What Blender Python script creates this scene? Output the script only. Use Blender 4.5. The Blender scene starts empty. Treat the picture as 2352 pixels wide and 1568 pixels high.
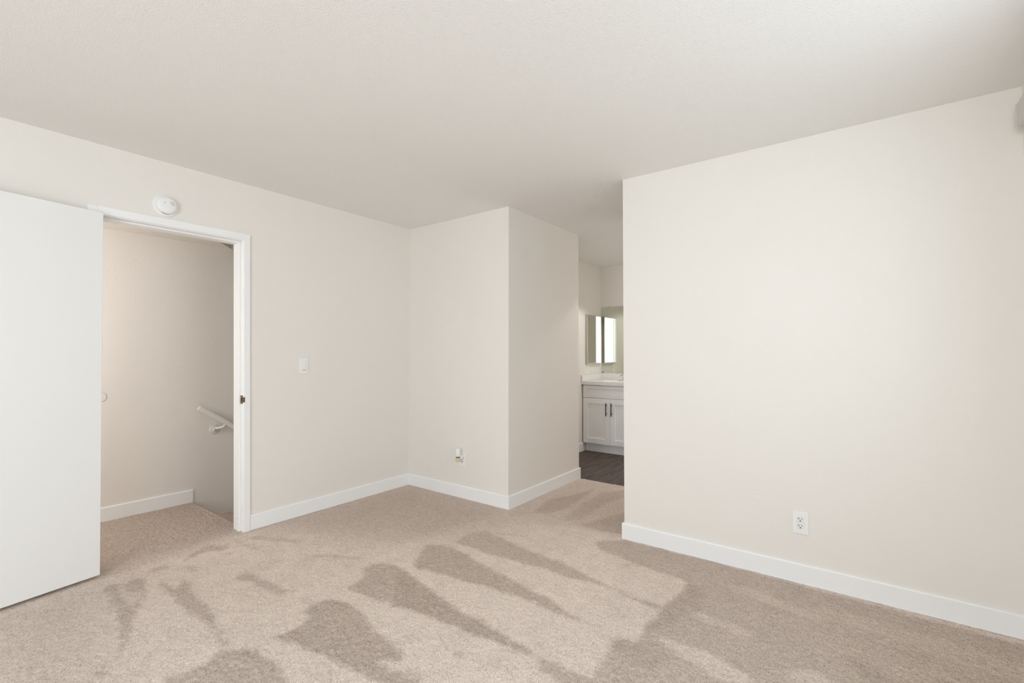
import bpy, bmesh, math, random
import numpy as np
from mathutils import Vector, Matrix

random.seed(4); rng = np.random.default_rng(4)
sc = bpy.context.scene
C = sc.collection

# ------------------------------------------------------------ camera, daylight, exposure
F_PX, YAW, PITCH, ROLL, CAM_H = 1073.43, 0.641703, 0.0246990, 0.00100533, 1.249008
W_PX, H_PX = 2352, 1568
FW = Vector((math.cos(YAW)*math.cos(PITCH), math.sin(YAW)*math.cos(PITCH), math.sin(PITCH)))
_r = Vector((math.sin(YAW), -math.cos(YAW), 0)); _u = _r.cross(FW)
RT = math.cos(ROLL)*_r + math.sin(ROLL)*_u
UP = -math.sin(ROLL)*_r + math.cos(ROLL)*_u
cam_d = bpy.data.cameras.new('camera'); cam = bpy.data.objects.new('camera', cam_d); C.objects.link(cam)
cam_d.sensor_fit = 'HORIZONTAL'; cam_d.sensor_width = 36.0; cam_d.lens = 36.0*F_PX/W_PX
cam_d.clip_start = 0.02; cam_d.clip_end = 200
M = Matrix((RT, UP, -FW)).transposed().to_4x4(); M.translation = Vector((0, 0, CAM_H))
cam.matrix_world = M
sc.camera = cam

sc.view_settings.view_transform = 'Standard'
sc.view_settings.look = 'None'
sc.view_settings.gamma = 1.0
sc.view_settings.use_curve_mapping = False
sc.view_settings.exposure = -0.02
sc.cycles.max_bounces = 16
sc.cycles.diffuse_bounces = 10
sc.cycles.glossy_bounces = 8
sc.cycles.transmission_bounces = 8
sc.cycles.transparent_max_bounces = 12

world = bpy.data.worlds.new('overcast_sky'); sc.world = world; world.use_nodes = True
bg = world.node_tree.nodes['Background']
bg.inputs[0].default_value = (0.86, 0.93, 1.0, 1); bg.inputs[1].default_value = 0.5

def area_light(name, loc, direction, sx, sy, power, col=(0.835, 0.932, 1.0)):
    l = bpy.data.lights.new(name, 'AREA'); l.shape = 'RECTANGLE'; l.size = sx; l.size_y = sy
    l.energy = power; l.color = col
    o = bpy.data.objects.new(name, l); C.objects.link(o); o.location = loc
    o.rotation_euler = Vector(direction).to_track_quat('-Z', 'Y').to_euler()
    return o
# daylight of side window and sliding door, plus an added rear window as fill
area_light('daylight_side_window', (1.50, -0.80, 1.55), (0, 1, 0), 1.45, 1.25, 23)
area_light('daylight_sliding_door', (-1.65, -0.80, 1.25), (0, 1, 0), 2.60, 2.40, 48)
area_light('fill_rear_window', (-2.62, 0.45, 1.50), (1, 0, 0), 1.6, 1.7, 116)
# fill from an added bathroom window, brightens bathroom and hall
area_light('fill_bathroom_window', (4.95, 0.38, 1.45), (0, 1, 0), 1.0, 0.9, 14, (1.0, .955, .89))

# ------------------------------------------------------------ dimensions (metres, camera stands over 0,0)
H = 2.44
YL = 3.472          # left wall
XB = 3.004          # back wall of the niche
YC = 2.2795         # hall left wall
YR = 1.298          # end of the right wall
XR = 3.008          # right wall
XC = 4.172          # end of the hall
YS = -0.591         # side (window) wall
XREAR = -2.45       # rear wall
YLAND = 4.51        # far wall of the stair landing
YJ = 3.588          # stair side of the left wall
XBB = 5.95          # bathroom back wall
YBL = 2.905         # bathroom left wall
YBR = 0.55
ZB = -0.012         # bathroom floor
TB, HB = 0.013, 0.105

# ------------------------------------------------------------ materials
def mat(name, col, rough=0.6, metal=0.0, spec=0.5, bump=None, tint=None):
    m = bpy.data.materials.new(name); m.use_nodes = True
    nt = m.node_tree; b = nt.nodes['Principled BSDF']
    b.inputs['Base Color'].default_value = (*col, 1); b.inputs['Roughness'].default_value = rough
    b.inputs['Metallic'].default_value = metal; b.inputs['Specular IOR Level'].default_value = spec
    tc = nt.nodes.new('ShaderNodeTexCoord')
    if tint:
        n = nt.nodes.new('ShaderNodeTexNoise'); n.inputs['Scale'].default_value = tint[0]; n.inputs['Detail'].default_value = 4
        mx = nt.nodes.new('ShaderNodeMix'); mx.data_type = 'RGBA'
        mx.inputs[6].default_value = (*[c*(1-tint[1]) for c in col], 1); mx.inputs[7].default_value = (*[min(1, c*(1+tint[1])) for c in col], 1)
        nt.links.new(tc.outputs['Object'], n.inputs['Vector']); nt.links.new(n.outputs['Fac'], mx.inputs[0])
        nt.links.new(mx.outputs[2], b.inputs['Base Color'])
    if bump:
        prev = None
        for sc_, dist, strength in bump:
            n = nt.nodes.new('ShaderNodeTexNoise'); n.inputs['Scale'].default_value = sc_; n.inputs['Detail'].default_value = 2.5
            bp = nt.nodes.new('ShaderNodeBump'); bp.inputs['Distance'].default_value = dist; bp.inputs['Strength'].default_value = strength
            nt.links.new(tc.outputs['Object'], n.inputs['Vector']); nt.links.new(n.outputs['Fac'], bp.inputs['Height'])
            if prev: nt.links.new(prev.outputs[0], bp.inputs['Normal'])
            prev = bp
        nt.links.new(prev.outputs[0], b.inputs['Normal'])
    return m

M_WALL = mat('cream_wall_paint', (0.80, 0.765, 0.72), 0.62, spec=0.3, bump=[(70, 0.0035, 0.22), (230, 0.0015, 0.2)], tint=(1.3, 0.012))
M_CEIL = mat('white_ceiling_texture', (0.84, 0.83, 0.81), 0.85, spec=0.2, bump=[(125, 0.005, 0.38), (300, 0.003, 0.3)], tint=(0.9, 0.012))
M_TRIM = mat('white_trim_paint', (0.87, 0.87, 0.87), 0.35, bump=[(40, 0.001, 0.05)])
M_DOOR = mat('white_door_paint', (0.83, 0.83, 0.82), 0.4, bump=[(25, 0.001, 0.06)])
M_PLASTIC = mat('white_plastic', (0.84, 0.84, 0.83), 0.3)
M_PLASTIC2 = mat('warm_white_plastic', (0.80, 0.78, 0.74), 0.35)
M_DARK = mat('dark_slot', (0.02, 0.02, 0.02), 0.6)
M_BRASS = mat('aged_brass', (0.20, 0.135, 0.075), 0.32, metal=1.0, tint=(60, 0.2))
M_CHROME = mat('chrome', (0.82, 0.82, 0.82), 0.08, metal=1.0)
M_STEEL = mat('brushed_steel', (0.55, 0.52, 0.5), 0.3, metal=1.0)
M_MIRROR = mat('old_mirror_silvering', (0.69, 0.72, 0.64), 0.012, metal=1.0)
M_MIRROR2 = mat('cabinet_mirror_silvering', (0.90, 0.90, 0.84), 0.012, metal=1.0)
M_BRONZE = mat('dark_bronze', (0.07, 0.05, 0.045), 0.35, metal=0.8)
M_CAB = mat('white_cabinet_lacquer', (0.86, 0.86, 0.86), 0.35)
M_COUNTER = mat('white_cultured_marble', (0.80, 0.79, 0.78), 0.2, tint=(6, 0.02))
M_RAIL = mat('painted_rail', (0.70, 0.68, 0.65), 0.45)
M_AMBER = mat('pale_amber_bottle', (0.62, 0.55, 0.36), 0.12)
M_FRAME = mat('window_frame_vinyl', (0.82, 0.82, 0.82), 0.4)

def glass_mat():
    m = bpy.data.materials.new('window_pane_glass'); m.use_nodes = True; nt = m.node_tree
    nt.nodes.remove(nt.nodes['Principled BSDF'])
    t = nt.nodes.new('ShaderNodeBsdfTransparent'); g = nt.nodes.new('ShaderNodeBsdfGlossy'); g.inputs['Roughness'].default_value = 0.02
    mx = nt.nodes.new('ShaderNodeMixShader'); mx.inputs[0].default_value = 0.06
    nt.links.new(t.outputs[0], mx.inputs[1]); nt.links.new(g.outputs[0], mx.inputs[2])
    nt.links.new(mx.outputs[0], nt.nodes['Material Output'].inputs[0]); return m
M_GLASS = glass_mat()

def plank_mat():
    m = mat('dark_wood_plank', (0.03, 0.02, 0.016), 0.5); nt = m.node_tree; b = nt.nodes['Principled BSDF']
    tc = nt.nodes.new('ShaderNodeTexCoord'); mp = nt.nodes.new('ShaderNodeMapping'); mp.inputs['Scale'].default_value = (1.6, 22, 1)
    oi = nt.nodes.new('ShaderNodeObjectInfo')
    add = nt.nodes.new('ShaderNodeVectorMath'); add.operation = 'ADD'
    n = nt.nodes.new('ShaderNodeTexNoise'); n.inputs['Scale'].default_value = 1.6; n.inputs['Detail'].default_value = 6; n.inputs['Distortion'].default_value = 0.6
    cr = nt.nodes.new('ShaderNodeValToRGB')
    cr.color_ramp.elements[0].position = 0.32; cr.color_ramp.elements[0].color = (0.026, 0.017, 0.014, 1)
    cr.color_ramp.elements[1].position = 0.72; cr.color_ramp.elements[1].color = (0.135, 0.094, 0.080, 1)
    mul = nt.nodes.new('ShaderNodeMath'); mul.operation = 'MULTIPLY'; mul.inputs[1].default_value = 37
    L = nt.links.new
    L(oi.outputs['Random'], mul.inputs[0]); L(tc.outputs['Object'], mp.inputs['Vector']); L(mp.outputs[0], add.inputs[0]); L(mul.outputs[0], add.inputs[1])
    L(add.outputs[0], n.inputs['Vector']); L(n.outputs['Fac'], cr.inputs[0]); L(cr.outputs[0], b.inputs['Base Color'])
    return m
M_PLANK = plank_mat()

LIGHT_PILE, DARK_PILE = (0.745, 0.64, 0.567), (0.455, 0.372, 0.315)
def carpet_mat(attr):
    m = mat('beige_carpet_yarn' + ('' if attr else '_stairs'), LIGHT_PILE, 0.95, spec=0.05); nt = m.node_tree; b = nt.nodes['Principled BSDF']
    L = nt.links.new
    tc = nt.nodes.new('ShaderNodeTexCoord')
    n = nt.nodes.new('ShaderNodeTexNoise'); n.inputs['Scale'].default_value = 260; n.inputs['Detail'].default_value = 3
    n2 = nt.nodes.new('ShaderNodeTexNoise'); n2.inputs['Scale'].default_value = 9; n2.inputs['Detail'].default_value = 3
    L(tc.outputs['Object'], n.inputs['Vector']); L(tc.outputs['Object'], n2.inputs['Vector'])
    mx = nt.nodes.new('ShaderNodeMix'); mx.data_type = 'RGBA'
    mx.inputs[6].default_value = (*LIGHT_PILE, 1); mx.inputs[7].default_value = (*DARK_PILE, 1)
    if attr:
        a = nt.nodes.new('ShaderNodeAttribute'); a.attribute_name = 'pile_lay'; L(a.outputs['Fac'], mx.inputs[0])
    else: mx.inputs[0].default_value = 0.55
    # yarn-to-yarn variation; valleys of the bump painted darker as self-shade
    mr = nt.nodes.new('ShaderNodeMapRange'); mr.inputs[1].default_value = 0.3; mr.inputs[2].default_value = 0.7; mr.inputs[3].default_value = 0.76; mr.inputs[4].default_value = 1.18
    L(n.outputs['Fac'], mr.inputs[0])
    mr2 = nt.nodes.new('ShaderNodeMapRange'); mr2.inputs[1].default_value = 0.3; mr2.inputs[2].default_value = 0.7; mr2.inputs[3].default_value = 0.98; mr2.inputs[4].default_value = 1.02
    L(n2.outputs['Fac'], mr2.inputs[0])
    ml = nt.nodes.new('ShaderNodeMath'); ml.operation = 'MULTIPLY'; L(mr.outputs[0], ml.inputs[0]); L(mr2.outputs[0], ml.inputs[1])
    # sparse dark pits: shade of the gaps between yarns painted into the colour
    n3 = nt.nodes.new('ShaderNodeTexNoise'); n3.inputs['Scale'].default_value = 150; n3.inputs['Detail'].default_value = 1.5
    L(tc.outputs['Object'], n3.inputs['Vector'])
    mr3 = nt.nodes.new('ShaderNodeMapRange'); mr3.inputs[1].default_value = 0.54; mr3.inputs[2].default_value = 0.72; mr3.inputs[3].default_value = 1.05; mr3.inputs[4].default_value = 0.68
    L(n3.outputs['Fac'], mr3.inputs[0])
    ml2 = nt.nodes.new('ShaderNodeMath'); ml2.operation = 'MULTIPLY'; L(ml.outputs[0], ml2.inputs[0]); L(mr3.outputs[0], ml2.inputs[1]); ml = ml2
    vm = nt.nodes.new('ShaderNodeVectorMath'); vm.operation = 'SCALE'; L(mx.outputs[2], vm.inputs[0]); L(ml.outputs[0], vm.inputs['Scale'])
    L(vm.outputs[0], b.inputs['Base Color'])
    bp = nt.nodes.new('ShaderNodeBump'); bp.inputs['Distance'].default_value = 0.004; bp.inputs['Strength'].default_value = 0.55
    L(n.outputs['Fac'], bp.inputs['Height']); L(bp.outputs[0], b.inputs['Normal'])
    return m
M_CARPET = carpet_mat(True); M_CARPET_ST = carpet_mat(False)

# ------------------------------------------------------------ mesh helpers
ORG = {}
def box(bm, a, b, bev=0.0, seg=2):
    x0, x1 = sorted((a[0], b[0])); y0, y1 = sorted((a[1], b[1])); z0, z1 = sorted((a[2], b[2]))
    t = bmesh.new() if bev else bm
    v = [t.verts.new(p) for p in ((x0,y0,z0),(x1,y0,z0),(x1,y1,z0),(x0,y1,z0),(x0,y0,z1),(x1,y0,z1),(x1,y1,z1),(x0,y1,z1))]
    for f in ((3,2,1,0),(4,5,6,7),(0,1,5,4),(1,2,6,5),(2,3,7,6),(3,0,4,7)): t.faces.new([v[i] for i in f])
    if bev:
        bmesh.ops.bevel(t, geom=list(t.edges), offset=bev, segments=seg, profile=0.5, affect='EDGES')
        join(bm, t)
    return bm
def join(bm, t, mtx=None):
    if mtx is not None: t.transform(mtx)
    me = bpy.data.meshes.new('tmp'); t.to_mesh(me); t.free(); bm.from_mesh(me); bpy.data.meshes.remove(me)
def prism(bm, pts, axis, a, b):
    """polygon pts (2-D) extruded along axis from a to b; 2-D order: axis x->(y,z), y->(x,z), z->(x,y)"""
    def P(p, t): return {'x': (t, p[0], p[1]), 'y': (p[0], t, p[1]), 'z': (p[0], p[1], t)}[axis]
    va = [bm.verts.new(P(p, a)) for p in pts]; vb = [bm.verts.new(P(p, b)) for p in pts]
    n = len(pts); fs = [bm.faces.new(va), bm.faces.new(vb[::-1])]
    for i in range(n): fs.append(bm.faces.new((va[i], vb[i], vb[(i+1) % n], va[(i+1) % n])))
    return bm
def lathe(bm, prof, origin, axis, seg=32):
    """prof: list of (radius, height along axis)"""
    t = bmesh.new(); rings = []
    for r, h in prof:
        if r < 1e-6: rings.append([t.verts.new((0, 0, h))])
        else: rings.append([t.verts.new((r*math.cos(2*math.pi*i/seg), r*math.sin(2*math.pi*i/seg), h)) for i in range(seg)])
    for A, B in zip(rings, rings[1:]):
        for i in range(seg):
            j = (i+1) % seg
            if len(A) == 1 and len(B) == 1: continue
            if len(A) == 1: t.faces.new((A[0], B[i], B[j]))
            elif len(B) == 1: t.faces.new((A[i], B[0], A[j]))
            else: t.faces.new((A[i], B[i], B[j], A[j]))
    q = Vector((0, 0, 1)).rotation_difference(Vector(axis).normalized()).to_matrix().to_4x4()
    join(bm, t, Matrix.Translation(origin) @ q); return bm
def tube(bm, pts, r, seg=12, caps=True):
    pts = [Vector(p) for p in pts]; rings = []; n = len(pts)
    rr = r if isinstance(r, (list, tuple)) else [r]*n
    ref = Vector((0, 0, 1))
    for i, p in enumerate(pts):
        d = (pts[min(i+1, n-1)] - pts[max(i-1, 0)]).normalized()
        if abs(d.dot(ref)) > 0.95: ref = Vector((1, 0, 0))
        a = d.cross(ref).normalized(); b = d.cross(a)
        rings.append([bm.verts.new(p + rr[i]*(math.cos(2*math.pi*k/seg)*a + math.sin(2*math.pi*k/seg)*b)) for k in range(seg)])
    for A, B in zip(rings, rings[1:]):
        for k in range(seg): bm.faces.new((A[k], A[(k+1) % seg], B[(k+1) % seg], B[k]))
    if caps: bm.faces.new(rings[0][::-1]); bm.faces.new(rings[-1])
    return bm

def mk(name, bm, m, parent=None, label=None, cat=None, kind=None, group=None, smooth=False, mtx=None, loc=None):
    if mtx is not None: bm.transform(mtx)
    bmesh.ops.recalc_face_normals(bm, faces=bm.faces)
    if parent is None:
        if loc is None:
            xs = [v.co for v in bm.verts]
            loc = Vector(((min(v.x for v in xs)+max(v.x for v in xs))/2, (min(v.y for v in xs)+max(v.y for v in xs))/2, min(v.z for v in xs)))
        org = Vector(loc)
    else: org = ORG[parent.name]
    bm.transform(Matrix.Translation(-org))
    me = bpy.data.meshes.new(name); bm.to_mesh(me); bm.free()
    me.materials.append(m)
    if smooth:
        me.polygons.foreach_set('use_smooth', [True]*len(me.polygons))
        try: me.set_sharp_from_angle(angle=math.radians(38))
        except Exception: pass
    o = bpy.data.objects.new(name, me); C.objects.link(o); ORG[o.name] = org
    if parent is None: o.location = org
    else: o.parent = parent
    tag(o, label, cat, kind, group); return o
def tag(o, label=None, cat=None, kind=None, group=None):
    if label: o['label'] = label
    if cat: o['category'] = cat
    if kind: o['kind'] = kind
    if group: o['group'] = group
def root(name, loc, label=None, cat=None, kind=None, group=None):
    o = bpy.data.objects.new(name, None); C.objects.link(o); o.location = loc; o.empty_display_size = 0.05
    ORG[o.name] = Vector(loc); tag(o, label, cat, kind, group); return o
def NB(): return bmesh.new()
def B(a, b, bev=0.0, seg=2): return box(NB(), a, b, bev, seg)
S = 'structure'

# ------------------------------------------------------------ room shell
fl = NB(); box(fl, (XREAR-.12, YS-.12, -.16), (XB+.1, YL+.11, -.02)); box(fl, (XB+.1, YC, -.16), (XC, YR, -.02))
box(fl, (-1.2, YJ-.006, -.16), (1.54, YLAND, -.02))
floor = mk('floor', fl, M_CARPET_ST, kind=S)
mk('ceiling', box(NB(), (XREAR-.12, YS-.12, H), (XBB+.12, YLAND+.12, H+.1)), M_CEIL, kind=S)
# left wall with the doorway; the hole follows the slightly leaning jamb
w = NB()
x0, x1b, x1t, zt = .690, 1.533, 1.503, 2.058
prism(w, [(XREAR-.12, -.1), (x0, -.1), (x0, zt), (x0, H), (XREAR-.12, H)], 'y', YL, YJ)
prism(w, [(x0, zt), (x1t, zt), (x1t, H), (x0, H)], 'y', YL, YJ)
prism(w, [(x1b, -2.4), (XB+.1, -2.4), (XB+.1, H), (x1t, H), (x1t, zt), (x1b, -.1)], 'y', YL, YJ)
mk('wall_left', w, M_WALL, kind=S)
# back wall of the niche turning into the hall wall (one plastered corner)
w = NB(); prism(w, [(XB, YL), (XB, YC), (XC, YC), (XC, YBL+.1), (XC-.1, YBL+.1), (XC-.1, YC+.1), (XB+.1, YC+.1), (XB+.1, YL)], 'z', -.1, H)
mk('wall_back', w, M_WALL, kind=S)
# right wall turning into the right side of the hall
w = NB(); prism(w, [(XR, YS), (XR, YR), (XC, YR), (XC, YBR), (XC-.1, YBR), (XC-.1, YR-.1), (XR+.1, YR-.1), (XR+.1, YS)], 'z', -.1, H)
mk('wall_right', w, M_WALL, kind=S)
# side wall with the window and the sliding door
WX0, WX1, WZ0, WZ1 = .75, 2.25, .92, 2.18
DX0, DX1, DZ1 = -2.20, -.50, 2.38
w = NB(); y0, y1 = YS, YS-.12
box(w, (XREAR-.12, y0, -.1), (DX0, y1, H)); box(w, (DX0, y0, DZ1), (DX1, y1, H)); box(w, (DX0, y0, -.1), (DX1, y1, -.02)); box(w, (DX1, y0, -.1), (WX0, y1, H))
box(w, (WX0, y0, -.1), (WX1, y1, WZ0)); box(w, (WX0, y0, WZ1), (WX1, y1, H)); box(w, (WX1, y0, -.1), (XR+.1, y1, H))
mk('wall_side', w, M_WALL, kind=S)
# rear wall with an added wide window
RY0, RY1, RZ0, RZ1 = -.35, 1.25, .70, 2.30
w = NB(); a0, a1 = XREAR, XREAR-.12
box(w, (a0, YS, -.1), (a1, RY0, H)); box(w, (a0, RY1, -.1), (a1, YL, H)); box(w, (a0, RY0, -.1), (a1, RY1, RZ0)); box(w, (a0, RY0, RZ1), (a1, RY1, H))
mk('wall_rear', w, M_WALL, kind=S)
# landing and stairwell
mk('wall_landing', B((-1.3, YLAND, -2.4), (4.05, YLAND+.1, H)), M_WALL, kind=S)
mk('wall_landing_end', B((-1.2, YJ, -.1), (-1.3, YLAND, H)), M_WALL, kind=S)
mk('wall_stairwell_end', B((3.95, YJ, -2.4), (4.05, YLAND, H)), M_WALL, kind=S)
w = NB(); prism(w, [(-1.2, YJ), (1.05, YJ), (1.834, YLAND), (-1.2, YLAND)], 'z', 2.176, H)
mk('ceiling_landing', w, M_WALL, kind=S)
# closed side between landing stairs and the niche block
mk('wall_stairwell_side', B((XB+.1, YJ-.1, -2.4), (3.95, YJ, H)), M_WALL, kind=S)
# bathroom
mk('wall_bathroom_left', B((XC-.1, YBL, -.1), (XBB+.1, YBL+.1, H)), M_WALL, kind=S)
mk('wall_bathroom_back', B((XBB, YBR, -.1), (XBB+.1, YBL, H)), M_WALL, kind=S)
BX0, BX1, BZ0, BZ1 = 4.45, 5.45, 1.0, 1.9
w = NB(); y0, y1 = YBR, YBR-.1
box(w, (XC-.1, y0, -.1), (BX0, y1, H)); box(w, (BX1, y0, -.1), (XBB+.1, y1, H)); box(w, (BX0, y0, -.1), (BX1, y1, BZ0)); box(w, (BX0, y0, BZ1), (BX1, y1, H))
mk('wall_bathroom_right', w, M_WALL, kind=S)
fb = mk('floor_bathroom', B((XC, YBR, -.16), (XBB, YBL, ZB-.006)), M_DARK, kind=S)
pw = .152; y = YBL; row = 0
while y > YBR+.02:
    ya, yb = max(y-pw, YBR), y
    x = XC - random.uniform(.1, 1.0)
    while x < XBB:
        xa, xb = max(x, XC), min(x+1.22, XBB)
        if xb - xa > .03:
            mk('plank', B((xa+.0006, ya+.0006, ZB-.006), (xb-.0006, yb-.0006, ZB+random.uniform(-.0004, .0004)), .0015, 1), M_PLANK, fb)
        x += 1.22
    y -= pw; row += 1

# ------------------------------------------------------------ staircase (carpeted, rounded nosings)
prof = [(1.54, -.0)]
nx, nz = 1.562, 0.0
for k in range(8):
    r_ = .022 if k == 0 else .040
    for a in (90, 70, 50, 30, 10, -10, -40):
        prof.append((nx+.006-r_+r_*math.cos(math.radians(a)), nz-r_+r_*math.sin(math.radians(a))))
    nz -= .158 if k == 0 else .186
    prof.append((nx-.012, nz+.02)); prof.append((nx-.004, nz)); nx += .302 if k == 0 else .262
prof += [(nx, nz), (nx, -2.3), (1.54, -2.3)]
w = NB(); prism(w, prof, 'y', YJ+.001, YLAND-.001)
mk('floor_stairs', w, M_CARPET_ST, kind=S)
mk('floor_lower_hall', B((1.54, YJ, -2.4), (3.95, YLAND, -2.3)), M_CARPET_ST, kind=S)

# ------------------------------------------------------------ carpet with vacuum marks
CT = 0.0
def floor_pt(u, v):
    d = FW + (u-W_PX/2)/F_PX*RT - (v-H_PX/2)/F_PX*UP
    s = -CAM_H/d.z; return (d.x*s, d.y*s)
C1 = lambda *p: [(900+x/3.2667, 1180+y/3.2667) for x, y in p]
C2 = lambda *p: [(200+x/3.2667, 1200+y/3.2667) for x, y in p]
C3 = lambda *p: [(1500+x/2.7606, 1200+y/2.7606) for x, y in p]
B_ = lambda *p: [(1100+x/1.8786, 1050+y/1.8786) for x, y in p]
marks = [  # (outline on the floor, strength); positive: pile lies dark, negative: light
 ([(575,1215),(940,1110),(1170,1165),(1200,1178),(1195,1200),(1100,1214),(1060,1232),(960,1243),(800,1236),(690,1222)], .62, 26),
 ([(0,1420),(120,1370),(235,1330),(240,1410),(200,1480),(230,1568),(150,1620),(-60,1620)], .34, 18),
 ([(1170,1165),(1340,1095),(1440,1110),(1440,1215),(1300,1208),(1195,1200)], .34, 8),
 (C1((560,150),(640,122),(700,125),(830,180),(950,240),(1100,300),(1250,350),(1400,425),(1500,480),(1620,540),(1750,590),(1870,640),(2040,690),(2010,730),(1900,680),(1780,620),(1650,560),(1520,520),(1400,490),(1300,465),(1150,410),(1000,375),(850,330),(700,290),(600,250),(480,215)), .72),
 (C1((640,110),(830,138),(1000,162),(1085,178),(1000,174),(800,152)), .4),
 (C1((260,230),(350,235),(470,255),(560,300),(640,360),(760,420),(900,490),(1030,570),(1150,620),(1250,690),(1340,750),(1430,800),(1515,838),(1430,817),(1300,762),(1180,720),(1060,660),(960,625),(850,590),(700,540),(560,505),(400,455),(200,410),(150,380),(190,330)), .82),
 (C1((-3,390),(100,425),(200,500),(320,580),(430,670),(560,750),(680,810),(800,880),(930,960),(1060,1040),(1130,1085),(1010,1045),(900,1000),(760,950),(620,905),(500,850),(400,815),(280,760),(120,715),(-3,685)), .95),
 (C1((1100,1090),(1200,1110),(1350,1190),(1500,1225),(1560,1267),(1700,1330),(1400,1330),(1200,1230),(1110,1160)), .75),
 (C1((440,1050),(500,1008),(560,1040),(535,1082),(450,1075)), .42),
 (C1((60,1180),(160,1165),(230,1200),(265,1270),(300,1330),(60,1330),(40,1230)), .45),
 (C1((1520,210),(1600,200),(1735,192),(2352,345),(4800,1000),(4800,2300),(1900,2300),(1620,1330),(1560,1267),(1500,1215),(1560,1130),(1590,1080),(1640,1000),(1690,930),(1820,962),(1890,880),(1912,828),(1980,790),(2000,740),(2050,700),(2100,650),(2190,570),(2225,512),(2100,460),(1900,400),(1700,320),(1560,262)), .7),
 (C1((2225,512),(2352,560),(2352,700),(2150,800),(2000,860),(1900,900),(1912,828),(1980,790),(2050,700),(2190,570)), .9),
 (C1((1690,930),(1820,962),(1990,960),(2070,1050),(1980,1130),(1800,1140),(1640,1000)), .85),
 (C2((130,490),(180,465),(235,455),(260,520),(280,560),(330,630),(345,660),(360,600),(390,520),(330,520),(280,500),(270,470),(330,435),(400,415),(442,440),(428,500),(420,560),(380,650),(340,740),(320,830),(290,900),(260,1002),(244,1002),(250,880),(240,780),(225,680),(190,600),(150,540)), .72),
 (C2((260,520),(280,500),(330,520),(390,520),(360,600),(345,660),(300,590)), .35),
 (C2((525,425),(590,450),(670,500),(720,440),(670,420),(740,425),(775,470),(790,515),(840,565),(900,625),(940,690),(985,790),(1030,850),(1070,930),(1020,920),(990,840),(930,770),(870,730),(780,680),(690,600),(610,530),(560,470)), .75),
 (C2((450,372),(500,335),(560,318),(612,325),(612,346),(540,352),(490,367)), .6), (C2((705,330),(760,320),(830,343),(845,360),(790,362),(740,347)), .48), (C2((880,350),(915,338),(905,352),(880,360)), .4),
 (C2((805,142),(850,110),(910,106),(948,125),(880,142),(840,158)), .72),
 (C2((733,292),(760,240),(850,190),(900,170),(960,150),(960,175),(1030,165),(1060,140),(1062,190),(1000,212),(900,217),(820,242),(770,266)), .68),
 (C2((1030,240),(1080,215),(1102,230),(1050,252)), .38), (C2((1072,122),(1112,118),(1205,165),(1305,190),(1290,203),(1190,178)), .52),
 (C2((1195,112),(1300,93),(1400,113),(1550,123),(1645,157),(1560,148),(1400,138),(1250,128)), .58), (C2((1435,212),(1490,198),(1482,228)), .4),
 (C2((1650,252),(1800,228),(1950,247),(2105,265),(1960,272),(1800,258)), .48), (C2((1225,320),(1330,290),(1500,278),(1340,305)), .35), (C2((1922,320),(1975,303),(2012,320),(1970,338)), .42),
 (C2((228,178),(290,163),(303,186),(250,195)), .42),
 (C2((1095,425),(1180,368),(1230,373),(1290,418),(1380,438),(1460,488),(1522,510),(1440,552),(1400,522),(1300,482),(1230,452),(1170,432)), .65),
 (C2((1555,548),(1640,568),(1700,600),(1765,588),(1700,632),(1610,584)), .42),
 (C2((1930,492),(2010,450),(2080,400),(2070,350),(2130,310),(2230,298),(2352,330),(2352,640),(2280,602),(2150,570),(2040,530),(1950,502)), .78),
 (C2((1372,866),(1500,820),(1620,760),(1670,710),(1640,650),(1700,610),(1780,580),(1870,590),(1960,620),(2040,660),(2110,740),(2160,810),(2240,880),(2355,950),(2375,1010),(2330,1040),(2240,1025),(2150,1035),(2250,1085),(2352,1135),(2480,1230),(2600,1320),(2400,1300),(2250,1205),(2100,1150),(2000,1100),(1850,1030),(1720,980),(1600,930),(1480,890)), .85),
 (C2((1740,580),(1800,578),(1900,592),(2010,640),(2060,690),(1960,650),(1850,610)), 1.0),
 (C2((540,1202),(640,1150),(760,1110),(860,1070),(940,1030),(950,990),(1020,958),(1100,970),(1170,945),(1230,945),(1330,1000),(1420,1050),(1480,1070),(1410,1075),(1485,1120),(1505,1202),(1540,1320),(480,1320)), .72),
 (C2((1130,985),(1210,942),(1300,998),(1355,1035),(1220,1022)), 1.0),
 (C2((40,1142),(80,1090),(130,1018),(122,1080),(185,1140),(60,1168)), .55),
 (C3((170,515),(260,552),(400,612),(560,672),(680,735),(560,716),(400,648),(250,590)), -.4),
 (C3((0,700),(200,775),(400,850),(560,935),(650,1020),(450,1020),(280,905),(100,790)), -.6),
 (C3((400,375),(560,405),(700,445),(900,535),(1150,615),(1000,610),(800,535),(600,465)), -.3),
 (C3((860,955),(950,925),(1060,955),(1180,1030),(1300,1120),(1000,1120)), -.5),
 (C3((900,520),(1200,560),(1500,635),(1900,755),(2352,900),(2600,1000),(2600,1100),(2352,1010),(1900,870),(1400,700)), -.18),
 (C3((1200,845),(1350,868),(1450,958),(1580,1030),(1400,1030),(1280,935)), .9),
 (C3((1480,790),(1560,800),(1700,850),(1880,915),(1760,890),(1600,840)), .85),
 (B_((230,238),(300,182),(420,160),(505,132),(380,222),(300,240)), .78), (B_((360,270),(440,205),(540,150),(632,140),(630,170),(540,200),(440,268)), .68),
 (B_((430,290),(520,270),(632,235),(632,330),(530,320)), .72), (B_((120,240),(230,225),(200,245),(130,262)), .5),
]
floor_marks = [([floor_pt(*p) for p in mk_[0]], min(1.0, mk_[1]*0.96) if len(mk_) < 3 else mk_[1], mk_[2] if len(mk_) > 2 else 0) for mk_ in marks]
G = .006
gx0, gy0 = -.6, YS
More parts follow.
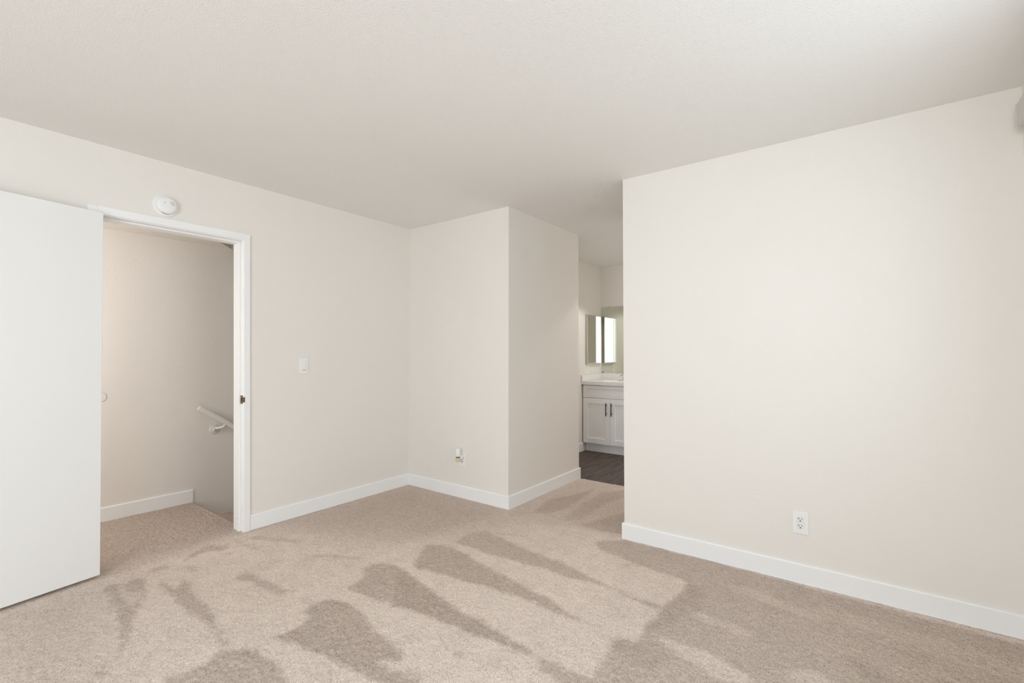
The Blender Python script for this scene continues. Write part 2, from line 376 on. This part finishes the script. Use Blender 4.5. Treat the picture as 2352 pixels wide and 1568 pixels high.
nxg, nyg = int((XC+.012-gx0)/G)+1, int((YLAND-gy0)/G)+1
xs = gx0 + np.arange(nxg)*G; ys = gy0 + np.arange(nyg)*G
X, Y = np.meshgrid(xs, ys, indexing='ij')
def blur(a, n):
    for _ in range(n):
        a = (np.roll(a, 1, 0) + a*2 + np.roll(a, -1, 0))/4; a = (np.roll(a, 1, 1) + a*2 + np.roll(a, -1, 1))/4
    return a
def gblur(a, cells):
    n = int(cells*3)
    k = np.exp(-.5*(np.arange(-n, n+1)/cells)**2); k /= k.sum()
    p = np.pad(a, n, mode='edge')
    p = np.apply_along_axis(lambda r: np.convolve(r, k, 'valid'), 0, p)
    return np.apply_along_axis(lambda r: np.convolve(r, k, 'valid'), 1, p)
def noise(n):
    a = blur(rng.standard_normal(X.shape), n) if n else rng.standard_normal(X.shape); return a/a.std()
def inside(poly, PX, PY):
    r = np.zeros(PX.shape, bool); n = len(poly)
    for i in range(n):
        (xa, ya), (xb, yb) = poly[i], poly[(i+1) % n]
        if ya == yb: continue
        c = ((ya > PY) != (yb > PY)) & (PX < (xb-xa)*(PY-ya)/(yb-ya)+xa); r ^= c
    return r
JX = X + .005*noise(1) + .003*noise(12); JY = Y + .005*noise(1) + .003*noise(12)
lay = np.full(X.shape, .08)
lay += np.clip(.05*noise(40), -.06, .12)
for poly, s, soft in floor_marks:
    px = [p[0] for p in poly]; py = [p[1] for p in poly]
    i0, i1 = max(0, int((min(px)-(.05+soft*G*2.5)-gx0)/G)), min(nxg, int((max(px)+(.05+soft*G*2.5)-gx0)/G)+2)
    j0, j1 = max(0, int((min(py)-(.05+soft*G*2.5)-gy0)/G)), min(nyg, int((max(py)+(.05+soft*G*2.5)-gy0)/G)+2)
    if i1 <= i0 or j1 <= j0: continue
    mk_ = inside(poly, JX[i0:i1, j0:j1], JY[i0:i1, j0:j1]).astype(float); mk_ = gblur(mk_, soft) if soft else blur(mk_, 5)
    sub = lay[i0:i1, j0:j1]
    if s > 0: lay[i0:i1, j0:j1] = np.maximum(sub, sub*(1-mk_) + mk_*(.08+.85*s))
    else: lay[i0:i1, j0:j1] = sub + mk_*s*.8
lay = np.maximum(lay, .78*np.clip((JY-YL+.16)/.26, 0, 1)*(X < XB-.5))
lay = np.clip(lay + .05*noise(1) + .02*noise(8), 0, 1.15)
Z = (.0014*noise(0) + .0007*noise(2))*(.7+.6*lay) - .001
XX = X + rng.uniform(-.0018, .0018, X.shape); YY = Y + rng.uniform(-.0018, .0018, X.shape)
reg = lambda a, b, c, d: (X >= a-1e-6) & (X <= b+1e-6) & (Y >= c-1e-6) & (Y <= d+1e-6)
ok = reg(gx0, XB+.004, YS, YL+.004) | reg(XB-.01, XC+.008, YR, YC+.002) | reg(.70, 1.516, YL-.01, YJ+.01) | reg(gx0, 1.548, YJ, YLAND)
idx = -np.ones(X.shape, np.int64)
cell = ok[:-1, :-1] & ok[1:, :-1] & ok[1:, 1:] & ok[:-1, 1:]
used = np.zeros(X.shape, bool)
used[:-1, :-1] |= cell; used[1:, :-1] |= cell; used[1:, 1:] |= cell; used[:-1, 1:] |= cell
idx[used] = np.arange(used.sum())
co = np.stack([XX[used], YY[used], Z[used]], 1)
quads = np.stack([idx[:-1, :-1][cell], idx[1:, :-1][cell], idx[1:, 1:][cell], idx[:-1, 1:][cell]], 1)
nv = len(co)
extra = np.array([(XREAR, YS, -.002), (gx0+.003, YS, -.002), (gx0+.003, YL, -.002), (XREAR, YL, -.002),
                  (-1.2, YJ, -.002), (gx0+.003, YJ, -.002), (gx0+.003, YLAND, -.002), (-1.2, YLAND, -.002)])
co = np.concatenate([co, extra]); quads = np.concatenate([quads, [[nv, nv+1, nv+2, nv+3], [nv+4, nv+5, nv+6, nv+7]]])
layv = np.concatenate([lay[used], [.4]*8])
me = bpy.data.meshes.new('carpet')
me.vertices.add(len(co)); me.vertices.foreach_set('co', co.astype(np.float32).ravel())
me.loops.add(quads.size); me.loops.foreach_set('vertex_index', quads.astype(np.int32).ravel())
me.polygons.add(len(quads)); me.polygons.foreach_set('loop_start', np.arange(0, quads.size, 4, dtype=np.int32))
me.update(calc_edges=True)
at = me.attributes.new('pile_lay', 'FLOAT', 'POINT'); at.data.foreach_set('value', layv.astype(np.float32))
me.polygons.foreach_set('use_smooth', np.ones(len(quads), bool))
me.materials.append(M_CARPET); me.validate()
me.transform(Matrix.Translation(-ORG[floor.name]))
carpet = bpy.data.objects.new('carpet_pile', me); C.objects.link(carpet); carpet.parent = floor
tag(carpet, 'beige cut-pile carpet with vacuum marks', None, 'stuff')

# ------------------------------------------------------------ baseboards
BBP = [(0, 0), (TB, 0), (TB, HB-.006), (TB-.004, HB), (0, HB)]     # (out of the wall, up)
def bb_x(name, x0, x1, yw, s, z=-.012, h=0):   # runs along x on wall y=yw, faces s*y
    mk(name, prism(NB(), [(yw+s*o, z+zz+.012+(h if zz > .05 else 0)) for o, zz in BBP], 'x', x0, x1), M_TRIM, kind=S)
def bb_y(name, y0, y1, xw, s, z=-.012, h=0):
    mk(name, prism(NB(), [(xw+s*o, z+zz+.012+(h if zz > .05 else 0)) for o, zz in BBP], 'y', y0, y1), M_TRIM, kind=S)
bb_x('baseboard_left', 1.5575, XB, YL, -1)
bb_x('baseboard_left_2', XREAR, .655, YL, -1)
bb_y('baseboard_back', YC-TB, YL-TB, XB, -1)
bb_x('baseboard_hall', XB, XC+TB, YC, -1)
bb_y('baseboard_right', YS, YR+TB, XR, -1)
bb_x('baseboard_hall_2', XR, XC, YR, 1)
bb_x('baseboard_landing', -1.2, 1.562, YLAND, -1)
bb_x('baseboard_bathroom', XC, 5.472, YBL, -1, z=ZB-.012)
bb_x('baseboard_side', DX1+.06, XR-TB, YS, 1)

# ------------------------------------------------------------ door frame (trim_1), leaning jamb as in the room
def lean(bm):
    for v in bm.verts:
        if v.co.x > 1.2: v.co.x -= .030*max(v.co.z, 0)/2.08
    return bm
tr = root('trim_1', (1.1, YL, 0), kind=S)
yf = YL-.015
def leg_box(a, b, bev=0.002): return lean(B(a, b, bev, 1))
mk('side_casing', leg_box((1.515, yf, -.005), (1.557, YL, 2.083)), M_TRIM, tr)
mk('side_casing', B((.658, yf, -.005), (.703, YL, 2.083), .002, 1), M_TRIM, tr)
mk('head_casing', lean(prism(NB(), [(.7005, 2.039), (1.5175, 2.039), (1.5175, 2.083), (.7005, 2.083)], 'y', yf, YL)), M_TRIM, tr)
mk('jamb', leg_box((1.513, YL-.004, -.005), (1.531, YJ+.002, 2.055), .001), M_TRIM, tr)
mk('jamb', B((.692, YL-.004, -.005), (.710, YJ+.002, 2.055), .001, 1), M_TRIM, tr)
mk('head_jamb', lean(B((.710, YL-.004, 2.034), (1.5135, YJ+.002, 2.055), .001, 1)), M_TRIM, tr)
mk('door_stop', leg_box((1.501, YL+.036, -.005), (1.513, YJ, 2.034), .0015), M_TRIM, tr)
mk('door_stop', B((.710, YL+.036, -.005), (.722, YJ, 2.034), .0015, 1), M_TRIM, tr)
mk('head_door_stop', lean(B((.722, YL+.036, 2.022), (1.5015, YJ, 2.034), .0015, 1)), M_TRIM, tr)
# strike plate with lip and latch hole
ls = -.030*.921/2.08
sp = NB(); box(sp, (1.5105+ls, YL-.002, .892), (1.5132+ls, YL+.030, .950))
pts = [(1.5105+ls, YL-.002), (1.512+ls, YL-.010), (1.517+ls, YL-.0185), (1.5195+ls, YL-.0178), (1.5145+ls, YL-.009), (1.5132+ls, YL-.002)]
prism(sp, pts, 'z', .903, .939)
spo = mk('strike_plate', sp, M_BRASS, tr, label='aged brass strike plate')
mk('latch_hole', B((1.5098+ls, YL+.004, .909), (1.5108+ls, YL+.020, .933)), M_DARK, spo)
for z in (.085, .045):
    mk('nail_hole', lathe(NB(), [(0, .0006), (.0025, .0005), (.0025, 0)], (1.4998, YL+.055, z), (-1, 0, 0), 10), M_DARK, tr)

# ------------------------------------------------------------ door leaf, swung back against the left wall
def sag(bm):     # the leaf hangs slightly out of plumb
    bm.transform(DM)
    for v in bm.verts: v.co.x += .020*(1-v.co.z/2.03)
    return bm
d1 = root('door_1', (.716, 3.405, .016), kind=S)
ang = math.radians(180+9.9)
DM = Matrix.Translation((.716, 3.405, 0)) @ Matrix.Rotation(ang, 4, 'Z')   # local x along the leaf from the hinge edge, y<0 is the wall side
mk('door_leaf', sag(B((0, -.035, .016), (.80, 0, 2.036), .0015, 1)), M_DOOR, d1)
for z in (.25, 1.03, 1.82):
    hb = NB(); lathe(hb, [(.0, -.045), (.006, -.045), (.006, .045), (.0, .045)], (-.004, -.037, z), (0, 0, 1), 14)
    box(hb, (-.001, -.034, z-.044), (.0, -.004, z+.044))
    mk('hinge', sag(hb), M_BRASS, d1, smooth=True)
for s in (1, -1):
    kb = lathe(NB(), [(0, 0), (.032, 0), (.032, .005), (.012, .009), (.011, .026), (.026, .034), (.029, .046), (.022, .054), (0, .056)], (.735, 0 if s > 0 else -.035, .93), (0, s, 0), 24)
    mk('door_knob', sag(kb), M_BRASS, d1, smooth=True)
mk('latch_plate', sag(B((.7995, -.029, .90), (.8008, -.006, .96))), M_BRASS, d1)

# ------------------------------------------------------------ windows (behind and beside the camera)
def frame_rect(bm, plane, c, a0, a1, z0, z1, t=.045, d=.06):
    def bx(p0, p1, q0, q1):
        if plane == 'y': box(bm, (p0, c-d/2, q0), (p1, c+d/2, q1))
        else: box(bm, (c-d/2, p0, q0), (c+d/2, p1, q1))
    bx(a0, a0+t, z0, z1); bx(a1-t, a1, z0, z1); bx(a0+t, a1-t, z0, z0+t); bx(a0+t, a1-t, z1-t, z1)
def window(name, plane, c, a0, a1, z0, z1, fixed=False):
    r = root(name, ((a0+a1)/2, c, z0) if plane == 'y' else (c, (a0+a1)/2, z0), kind=S)
    f = NB(); frame_rect(f, plane, c, a0, a1, z0, z1); mk('window_frame', f, M_FRAME, r)
    m_ = (a0+a1)/2
    if fixed:
        mk('pane', B((a0+.045, c-.003, z0+.045), (a1-.045, c+.003, z1-.045)), M_GLASS, r); return
    for i, (p0, p1) in enumerate(((a0+.045, m_+.015), (m_-.015, a1-.045))):
        o = c + (.011 if i else -.011)
        s_ = NB(); frame_rect(s_, plane, o, p0, p1, z0+.045, z1-.045, .03, .02); sh = mk('sash', s_, M_FRAME, r)
        if plane == 'y': g = B((p0+.03, o-.002, z0+.075), (p1-.03, o+.002, z1-.075))
        else: g = B((o-.002, p0+.03, z0+.075), (o+.002, p1-.03, z1-.075))
        mk('pane', g, M_GLASS, sh)
window('window_1', 'y', YS-.06, WX0, WX1, WZ0, WZ1)
window('window_4', 'y', YS-.06, DX0, DX1, -.02, DZ1, fixed=True)
window('window_added_rear', 'x', XREAR-.06, RY0, RY1, RZ0, RZ1)  # added unseen window, carries the fill from behind the camera
window('window_added_bathroom', 'y', YBR-.05, BX0, BX1, BZ0, BZ1)  # added unseen window, carries the fill for bathroom and hall
# headrail of the blind: only its end shows at the right edge of the view
hr = root('blind_headrail', (2.0, YS, 2.217), 'pale grey window blind headrail mounted high beside right wall corner', 'blind')
M_BLIND = mat('grey_blind_plastic', (.60, .585, .56), .6)
mk('rail', B((1.1, YS, 2.219), (2.885, -.549, 2.323), .006, 2), M_BLIND, hr)
mk('end_cap', B((2.885, YS, 2.217), (2.900, -.547, 2.325), .006, 3), M_BLIND, hr, smooth=True)

# ------------------------------------------------------------ smoke detector above the door
cx, cz = 1.027, 2.166
sd = root('smoke_detector', (cx, YL, cz-.07), 'round white smoke detector on the left wall above the doorway', 'smoke detector')
mk('mounting_plate', lathe(NB(), [(0, 0), (.0685, 0), (.0685, .004), (.066, .008), (.058, .0095), (0, .0095)], (cx, YL, cz), (0, -1, 0), 48), M_PLASTIC, sd, smooth=True)
dome = mk('dome', lathe(NB(), [(.0, .0095), (.0535, .0095), (.0550, .013), (.0550, .024), (.052, .031), (.045, .0365), (.03, .039), (0, .0395)], (cx, YL, cz), (0, -1, 0), 48), M_PLASTIC, sd, smooth=True)
g = NB(); yd = YL-.0388
c0 = Vector((cx+.024, 0, cz+.012)); 
for i in range(-2, 3):
    for j in range(-1, 2):
        if abs(i)+abs(j) > 2: continue
        p = c0 + Vector((.0052*i+.0012*j, 0, .0062*j-.0035*i)); q = Vector((.0017, 0, .0022))
        prism(g, [((p-q).x-.0006, (p-q).z), ((p-q).x+.0006, (p-q).z), ((p+q).x+.0006, (p+q).z), ((p+q).x-.0006, (p+q).z)], 'y', yd, yd-.0012)
mk('sound_grille', g, M_DARK, dome, label='cluster of dark sounder slits')
gr = NB()
arc = [Vector((cx+.006+.05*(1-math.cos(t)), YL-.0388, cz+.034-.052*math.sin(t))) for t in np.linspace(0.1, .95, 12)]
tube(gr, arc, .0009, 6); mk('seam', gr, M_PLASTIC2, dome)
bt = mk('test_button', lathe(NB(), [(0, 0), (.0095, 0), (.0095, .0018), (.007, .0026), (0, .0028)], (cx-.018, YL-.0386, cz+.012), (0, -1, 0), 24), M_PLASTIC, dome, smooth=True)
mk('indicator', lathe(NB(), [(0, 0), (.0018, 0), (.0018, .0035), (0, .0035)], (cx-.018, YL-.0386, cz+.008), (0, -1, 0), 10), M_DARK, dome)
vs = NB()
for k in range(-2, 3):
    a = math.radians(-96+9*k); box(vs, (cx+.0545*math.cos(a)-.0022, YL-.024, cz+.0545*math.sin(a)-.0016), (cx+.0545*math.cos(a)+.0022, YL-.018, cz+.0545*math.sin(a)+.0016))
mk('side_vent', vs, M_DARK, dome)

# ------------------------------------------------------------ light switch
sx, sz = 1.943, 1.150
ls_ = root('light_switch', (sx, YL, sz-.06), 'white rocker light switch plate on the left wall right of the doorway', 'switch')
mk('wall_plate', B((sx-.037, YL, sz-.060), (sx+.037, YL-.0065, sz+.060), .0025, 2), M_PLASTIC, ls_)
rk = mk('rocker_frame', B((sx-.018, YL-.004, sz-.035), (sx+.018, YL-.0078, sz+.035), .0008, 1), M_PLASTIC2, ls_)
pd = NB(); prism(pd, [(YL-.0078, sz-.0325), (YL-.0135, sz-.0325), (YL-.0085, sz+.0325), (YL-.0078, sz+.0325)], 'x', sx-.0155, sx+.0155)
mk('paddle', pd, M_PLASTIC, rk)
gp = NB(); box(gp, (sx-.0155, YL-.0076, sz-.0350), (sx+.0155, YL-.0086, sz-.0327)); mk('paddle_gap', gp, M_DARK, rk)

# ------------------------------------------------------------ outlets (facing -x, image left is +y)
def duplex(name, xw, yc, zc, label, decora, group=None):
    r = root(name, (xw, yc, zc-.06), label, 'outlet', group=group)
    mk('wall_plate', B((xw, yc-.0375, zc-.0605), (xw-.0065, yc+.0375, zc+.0605), .0025, 2), M_PLASTIC, r)
    if decora: rc = mk('receptacle', B((xw-.004, yc-.0168, zc-.0335), (xw-.0085, yc+.0168, zc+.0335), .001, 1), M_PLASTIC2, r)
    else:
        q = NB()
        for s in (1, -1): box(q, (xw-.004, yc-.0165, zc+s*.0195-.0140), (xw-.0082, yc+.0165, zc+s*.0195+.0140), .004, 2)
        rc = mk('receptacle', q, M_PLASTIC, r)
    for s in (1, -1):
        z = zc+s*.0185; sl = NB(); x0, x1 = xw-.0075, xw-.0089
        box(sl, (x0, yc+.0055, z+.000), (x1, yc+.0078, z+.0085)); box(sl, (x0, yc+.0078, z+.0033), (x1, yc+.0118, z+.0054))   # T slot
        box(sl, (x0, yc-.0078, z+.001), (x1, yc-.0056, z+.0078))
        lathe(sl, [(0, .0075), (.0031, .0075), (.0031, .0089), (0, .0089)], (xw, yc, z-.0070), (-1, 0, 0), 12)
        mk('slots', sl, M_DARK, rc)
    for s in (1, -1):
        mk('screw', lathe(NB(), [(0, .0065), (.003, .0065), (.0026, .0073), (0, .0075)], (xw, yc, zc+s*.0485), (-1, 0, 0), 12), M_PLASTIC2, r, smooth=True)
    return r
duplex('wall_outlet', XR, .279, .325, 'white outlet plate with two open sockets on the right wall', True)
duplex('wall_outlet', XB, 2.775, .330, 'white outlet plate on the back niche wall behind a plug-in air freshener', False)
# plug-in air freshener in the upper socket
af = root('air_freshener', (2.968, 2.785, .316), 'white plug-in air freshener with amber bottle on the niche outlet', 'air freshener')
bd = NB(); lathe(bd, [(0, 0), (.019, 0), (.020, .004), (.0215, .035), (.0225, .064), (.0205, .068), (0, .068)], (2.955, 2.785, .362), (0, 0, 1), 28)
mk('housing', bd, M_PLASTIC, af, smooth=True)
plg = NB(); lathe(plg, [(0, 0), (.017, 0), (.021, .006), (.021, .026), (.016, .032), (0, .032)], (XB-.0084, 2.772, .352), (-1, 0, 0), 28)
mk('plug_collar', plg, M_PLASTIC2, af, smooth=True)
bo = lathe(NB(), [(0, 0), (.013, 0), (.0195, .004), (.0215, .012), (.0205, .024), (.016, .031), (.013, .034), (.013, .046), (0, .046)], (2.955, 2.785, .318), (0, 0, 1), 28)
mk('oil_bottle', bo, M_AMBER, af, label='pale amber oil bottle', smooth=True)
mk('bottle_ring', lathe(NB(), [(.013, 0), (.0185, 0), (.0185, .007), (.013, .007)], (2.955, 2.785, .354), (0, 0, 1), 24), M_BRASS, af, smooth=True)

# ------------------------------------------------------------ landing: handrail and wall bumper
hdr = root('handrail', (1.72, YLAND, .55), 'painted white wooden stair handrail fixed to the landing wall', 'handrail')
slope = math.atan2(.70, 1.0)
p0 = Vector((1.568, 4.432, .791)); L_ = 2.0
RM = Matrix.Translation(p0) @ Matrix.Rotation(slope, 4, 'Y')
mk('rail', B((0, -.022, -.019), (L_, .022, .019), .005, 2), M_RAIL, hdr, mtx=RM, smooth=True)
def bracket(xc):
    zr = p0.z - (xc+.054-p0.x)*math.tan(slope) - .022; zc = zr - .042
    br = NB(); lathe(br, [(0, 0), (.040, 0), (.040, .004), (.034, .009), (.026, .008), (.020, .011), (.015, .016), (.008, .018), (0, .018)], (xc, YLAND, zc), (0, -1, 0), 32)
    ro = mk('rosette', br, M_RAIL, hdr, smooth=True)
    mk('screw', lathe(NB(), [(0, .016), (.0055, .016), (.004, .0205), (0, .021)], (xc, YLAND, zc), (0, -1, 0), 14), M_STEEL, ro, smooth=True)
    a = NB(); 
    path = [(xc+.010, YLAND-.012, zc+.010), (xc+.022, YLAND-.034, zc+.014), (xc+.038, YLAND-.058, zc+.020), (xc+.050, YLAND-.074, zc+.030), (xc+.054, YLAND-.078, zr+.004)]
    tube(a, path, [.012, .0115, .011, .011, .014], 12); mk('bracket_arm', a, M_RAIL, hdr, smooth=True)
bracket(1.719); bracket(2.75)
bp_ = root('wall_bumper', (.953, YLAND, .886), 'thin round painted disc on the landing wall beside the open door', 'wall bumper')
mk('disc', lathe(NB(), [(0, 0), (.036, 0), (.036, .0008), (0, .0010)], (.953, YLAND, .920), (0, -1, 0), 40), M_WALL, bp_, smooth=True)
mk('rim', lathe(NB(), [(.0362, 0), (.0374, 0), (.0374, .0020), (.0362, .0020)], (.953, YLAND, .920), (0, -1, 0), 40), mat('old_paint_edge', (.42, .39, .34), .7), bp_, smooth=True)

# ------------------------------------------------------------ bathroom vanity
VY0, VY1 = 2.889, 2.139
XF = 5.40
vn = root('vanity_cabinet', (5.68, 2.514, ZB), 'white shaker vanity cabinet with two doors in the bathroom', 'cabinet')
cb = NB(); box(cb, (XF+.021, VY1, .095), (XBB-.002, VY0, .846)); mk('carcass', cb, M_CAB, vn)
mk('toe_kick', B((5.472, VY1, ZB), (XBB-.002, VY0, .0945)), M_TRIM, vn)
def shaker(y0, y1, z0, z1, st, rl):
    """frame and recessed panel, front at XF, y0<y1"""
    b = NB(); bx = XF+.019
    box(b, (XF, y0, z0), (bx, y0+st, z1), .0012, 1); box(b, (XF, y1-st, z0), (bx, y1, z1), .0012, 1)
    box(b, (XF, y0+st, z0), (bx, y1-st, z0+rl), .0012, 1); box(b, (XF, y0+st, z1-rl), (bx, y1-st, z1), .0012, 1)
    p = B((XF+.010, y0+st-.004, z0+rl-.004), (bx-.001, y1-st+.004, z1-rl+.004))
    return b, p
def pull(y, zc, par):
    h = NB(); tube(h, [(XF-.030, y, zc-.081), (XF-.030, y, zc+.081)], .0062, 14)
    for s in (-.052, .052): tube(h, [(XF+.0005, y, zc+s), (XF-.030, y, zc+s)], .005, 10)
    mk('handle', h, M_BRONZE, par, label='dark bronze bar pull', smooth=True)
for y0, y1, yh in ((2.5155, VY0-.001, 2.556), (VY1+.001, 2.5125, 2.486)):
    f, p = shaker(y0, y1, .104, .674, .064, .066); dr = mk('door', f, M_CAB, vn); mk('door_panel', p, M_CAB, dr); pull(yh, .546, dr)
f, p = shaker(VY1+.001, VY0-.001, .684, .834, .064, .042); dr = mk('drawer_front', f, M_CAB, vn); mk('drawer_panel', p, M_CAB, dr)

ct = root('vanity_countertop', (5.66, 2.51, .847), 'white vanity countertop with splash and moulded basin in the bathroom', 'countertop')
CX0, CX1, CY0, CY1, CZ0, CZ1 = 5.375, XBB-.002, 2.118, 2.902, .847, .888
t = NB(); seg = 48; ocx, ocy, ra, rb = 5.62, 2.514, .155, .215
def rect_hit(a):
    dx, dy = math.cos(a), math.sin(a)
    s = min((( CX1-ocx) if dx > 0 else (CX0-ocx))/dx if abs(dx) > 1e-9 else 1e9, ((CY1-ocy) if dy > 0 else (CY0-ocy))/dy if abs(dy) > 1e-9 else 1e9)
    return ocx+dx*s, ocy+dy*s
angs = sorted([2*math.pi*i/seg for i in range(seg)] + [math.atan2(y-ocy, x-ocx) % (2*math.pi) for x in (CX0, CX1) for y in (CY0, CY1)])
def ring(f): return [t.verts.new(f(a)) for a in angs]
outer_b = ring(lambda a: (*rect_hit(a), CZ0)); outer_t = ring(lambda a: (*rect_hit(a), CZ1))
rings = [outer_b, outer_t]
for s, z in ((1.0, CZ1), (.97, CZ1-.006), (.85, CZ1-.06), (.6, CZ1-.11), (.2, CZ1-.125)):
    rings.append(ring(lambda a, s=s, z=z: (ocx+ra*s*math.cos(a), ocy+rb*s*math.sin(a), z)))
for P, Q in zip(rings, rings[1:]):
    for i in range(len(angs)):
        j = (i+1) % len(angs); t.faces.new((P[i], P[j], Q[j], Q[i]))
t.faces.new(rings[-1])
under = ring(lambda a: (ocx+ra*1.05*math.cos(a), ocy+rb*1.05*math.sin(a), CZ0))
for i in range(len(angs)):
    j = (i+1) % len(angs); t.faces.new((outer_b[i], under[i], under[j], outer_b[j]))
mk('basin_top', t, M_COUNTER, ct)
mk('side_splash', B((CX0, 2.883, CZ1), (CX1, 2.902, .967), .003, 2), M_COUNTER, ct)
mk('back_splash', B((XBB-.022, CY0, CZ1), (XBB-.002, 2.883, .967), .003, 2), M_COUNTER, ct)

# chrome single lever faucet
fx, fy = 5.835, 2.514
fc = root('faucet', (fx, fy, CZ1), 'chrome single-lever faucet on the vanity countertop', 'faucet')
mk('base_plate', B((fx-.028, fy-.075, CZ1), (fx+.028, fy+.075, CZ1+.010), .004, 2), M_CHROME, fc, smooth=True)
mk('body', lathe(NB(), [(0, .008), (.034, .008), (.031, .02), (.025, .05), (.023, .075), (.0215, .083), (0, .083)], (fx, fy, CZ1), (0, 0, 1), 28), M_CHROME, fc, smooth=True)
mk('spout', tube(NB(), [(fx-.01, fy, CZ1+.05), (fx-.04, fy, CZ1+.066), (fx-.08, fy, CZ1+.070), (fx-.115, fy, CZ1+.058), (fx-.122, fy, CZ1+.045)], [.014, .0135, .0125, .012, .011], 14), M_CHROME, fc, smooth=True)
mk('lever', tube(NB(), [(fx, fy-.004, CZ1+.088), (fx-.004, fy+.035, CZ1+.092), (fx-.006, fy+.085, CZ1+.089), (fx-.006, fy+.112, CZ1+.087)], [.010, .007, .0055, .006], 12), M_CHROME, fc, smooth=True)
mk('cap', lathe(NB(), [(.0215, .083), (.0225, .088), (.019, .097), (.010, .102), (0, .103)], (fx, fy, CZ1), (0, 0, 1), 24), M_CHROME, fc, smooth=True)

# wall mirror above the countertop
mr = root('wall_mirror', (XBB, 2.45, .985), 'frameless wall mirror above the vanity countertop', 'mirror')
mk('mirror_glass', B((XBB-.006, 2.02, .985), (XBB-.0005, 2.886, 1.886), .001, 1), M_MIRROR, mr)
for y_, z_, s_ in ((2.872, .985, 1), (2.10, .985, 1), (2.775, 1.886, -1), (2.15, 1.886, -1)):
    mk('clip', B((XBB-.010, y_-.009, z_-.004 if s_ > 0 else z_-.009), (XBB-.0005, y_+.009, z_+.009 if s_ > 0 else z_+.004), .001, 1), M_BRONZE if s_ > 0 else M_STEEL, mr)

# medicine cabinet on the bathroom left wall
mc = root('medicine_cabinet', (5.69, YBL, 1.11), 'mirrored medicine cabinet on the wall left of the vanity mirror', 'cabinet')
mk('cabinet_body', B((5.492, YBL, 1.108), (5.893, 2.884, 1.760)), M_STEEL, mc)
dr = mk('door', B((5.494, 2.884, 1.110), (5.891, 2.871, 1.758), .0008, 1), M_STEEL, mc)
mk('mirror_glass', B((5.503, 2.8715, 1.120), (5.884, 2.869, 1.749)), M_MIRROR2, dr)
# outlet plate under the medicine cabinet
bo_ = root('wall_outlet', (5.545, YBL, .975), 'white outlet plate on the bathroom wall under the medicine cabinet', 'outlet')
mk('wall_plate', B((5.508, YBL, .977), (5.582, YBL-.0065, 1.097), .0025, 2), M_PLASTIC, bo_)
mk('receptacle', B((5.528, YBL-.005, 1.004), (5.562, YBL-.0085, 1.071), .001, 1), M_PLASTIC2, bo_)

# ------------------------------------------------------------ lamps added to brighten the two side spaces, both out of view
M_DIFF = mat('added_lamp_diffuser', (0.9, 0.9, 0.88), 0.4)
lx, lz = -.40, 1.58
wl = root('added_wall_lamp', (lx, YJ, lz-.17), 'added unseen flat white lamp on the landing side of the bedroom wall', 'lamp')
mk('backplate', B((lx-.17, YJ, lz-.17), (lx+.17, YJ+.022, lz+.17), .006, 2), M_FRAME, wl)
mk('diffuser', B((lx-.15, YJ+.022, lz-.15), (lx+.15, YJ+.030, lz+.15), .003, 2), M_DIFF, wl)
la = area_light('landing_fill_light', (lx, YJ+.034, lz), (0, 1, 0), .28, .28, 26, (.94, .97, 1.0))  # added fill for the landing wall
dx, dy = 5.12, 1.97
dl = root('added_downlight', (dx, dy, H-.012), 'unseen round recessed downlight in the bathroom ceiling before the vanity', 'lamp')
mk('trim_ring', lathe(NB(), [(.048, .0), (.075, .0), (.078, .006), (.076, .0118), (.048, .0118)], (dx, dy, H-.012), (0, 0, 1), 32), M_FRAME, dl, smooth=True)
sp_d = bpy.data.lights.new('bathroom_fill_spot', 'SPOT'); sp_d.energy = 41; sp_d.spot_size = math.radians(121); sp_d.spot_blend = .2; sp_d.shadow_soft_size = .04; sp_d.color = (1.0, .97, .93)
sp_o = bpy.data.objects.new('bathroom_fill_spot', sp_d); C.objects.link(sp_o); sp_o.location = (dx, dy, H-.016)  # added spot for the vanity and lower bathroom walls
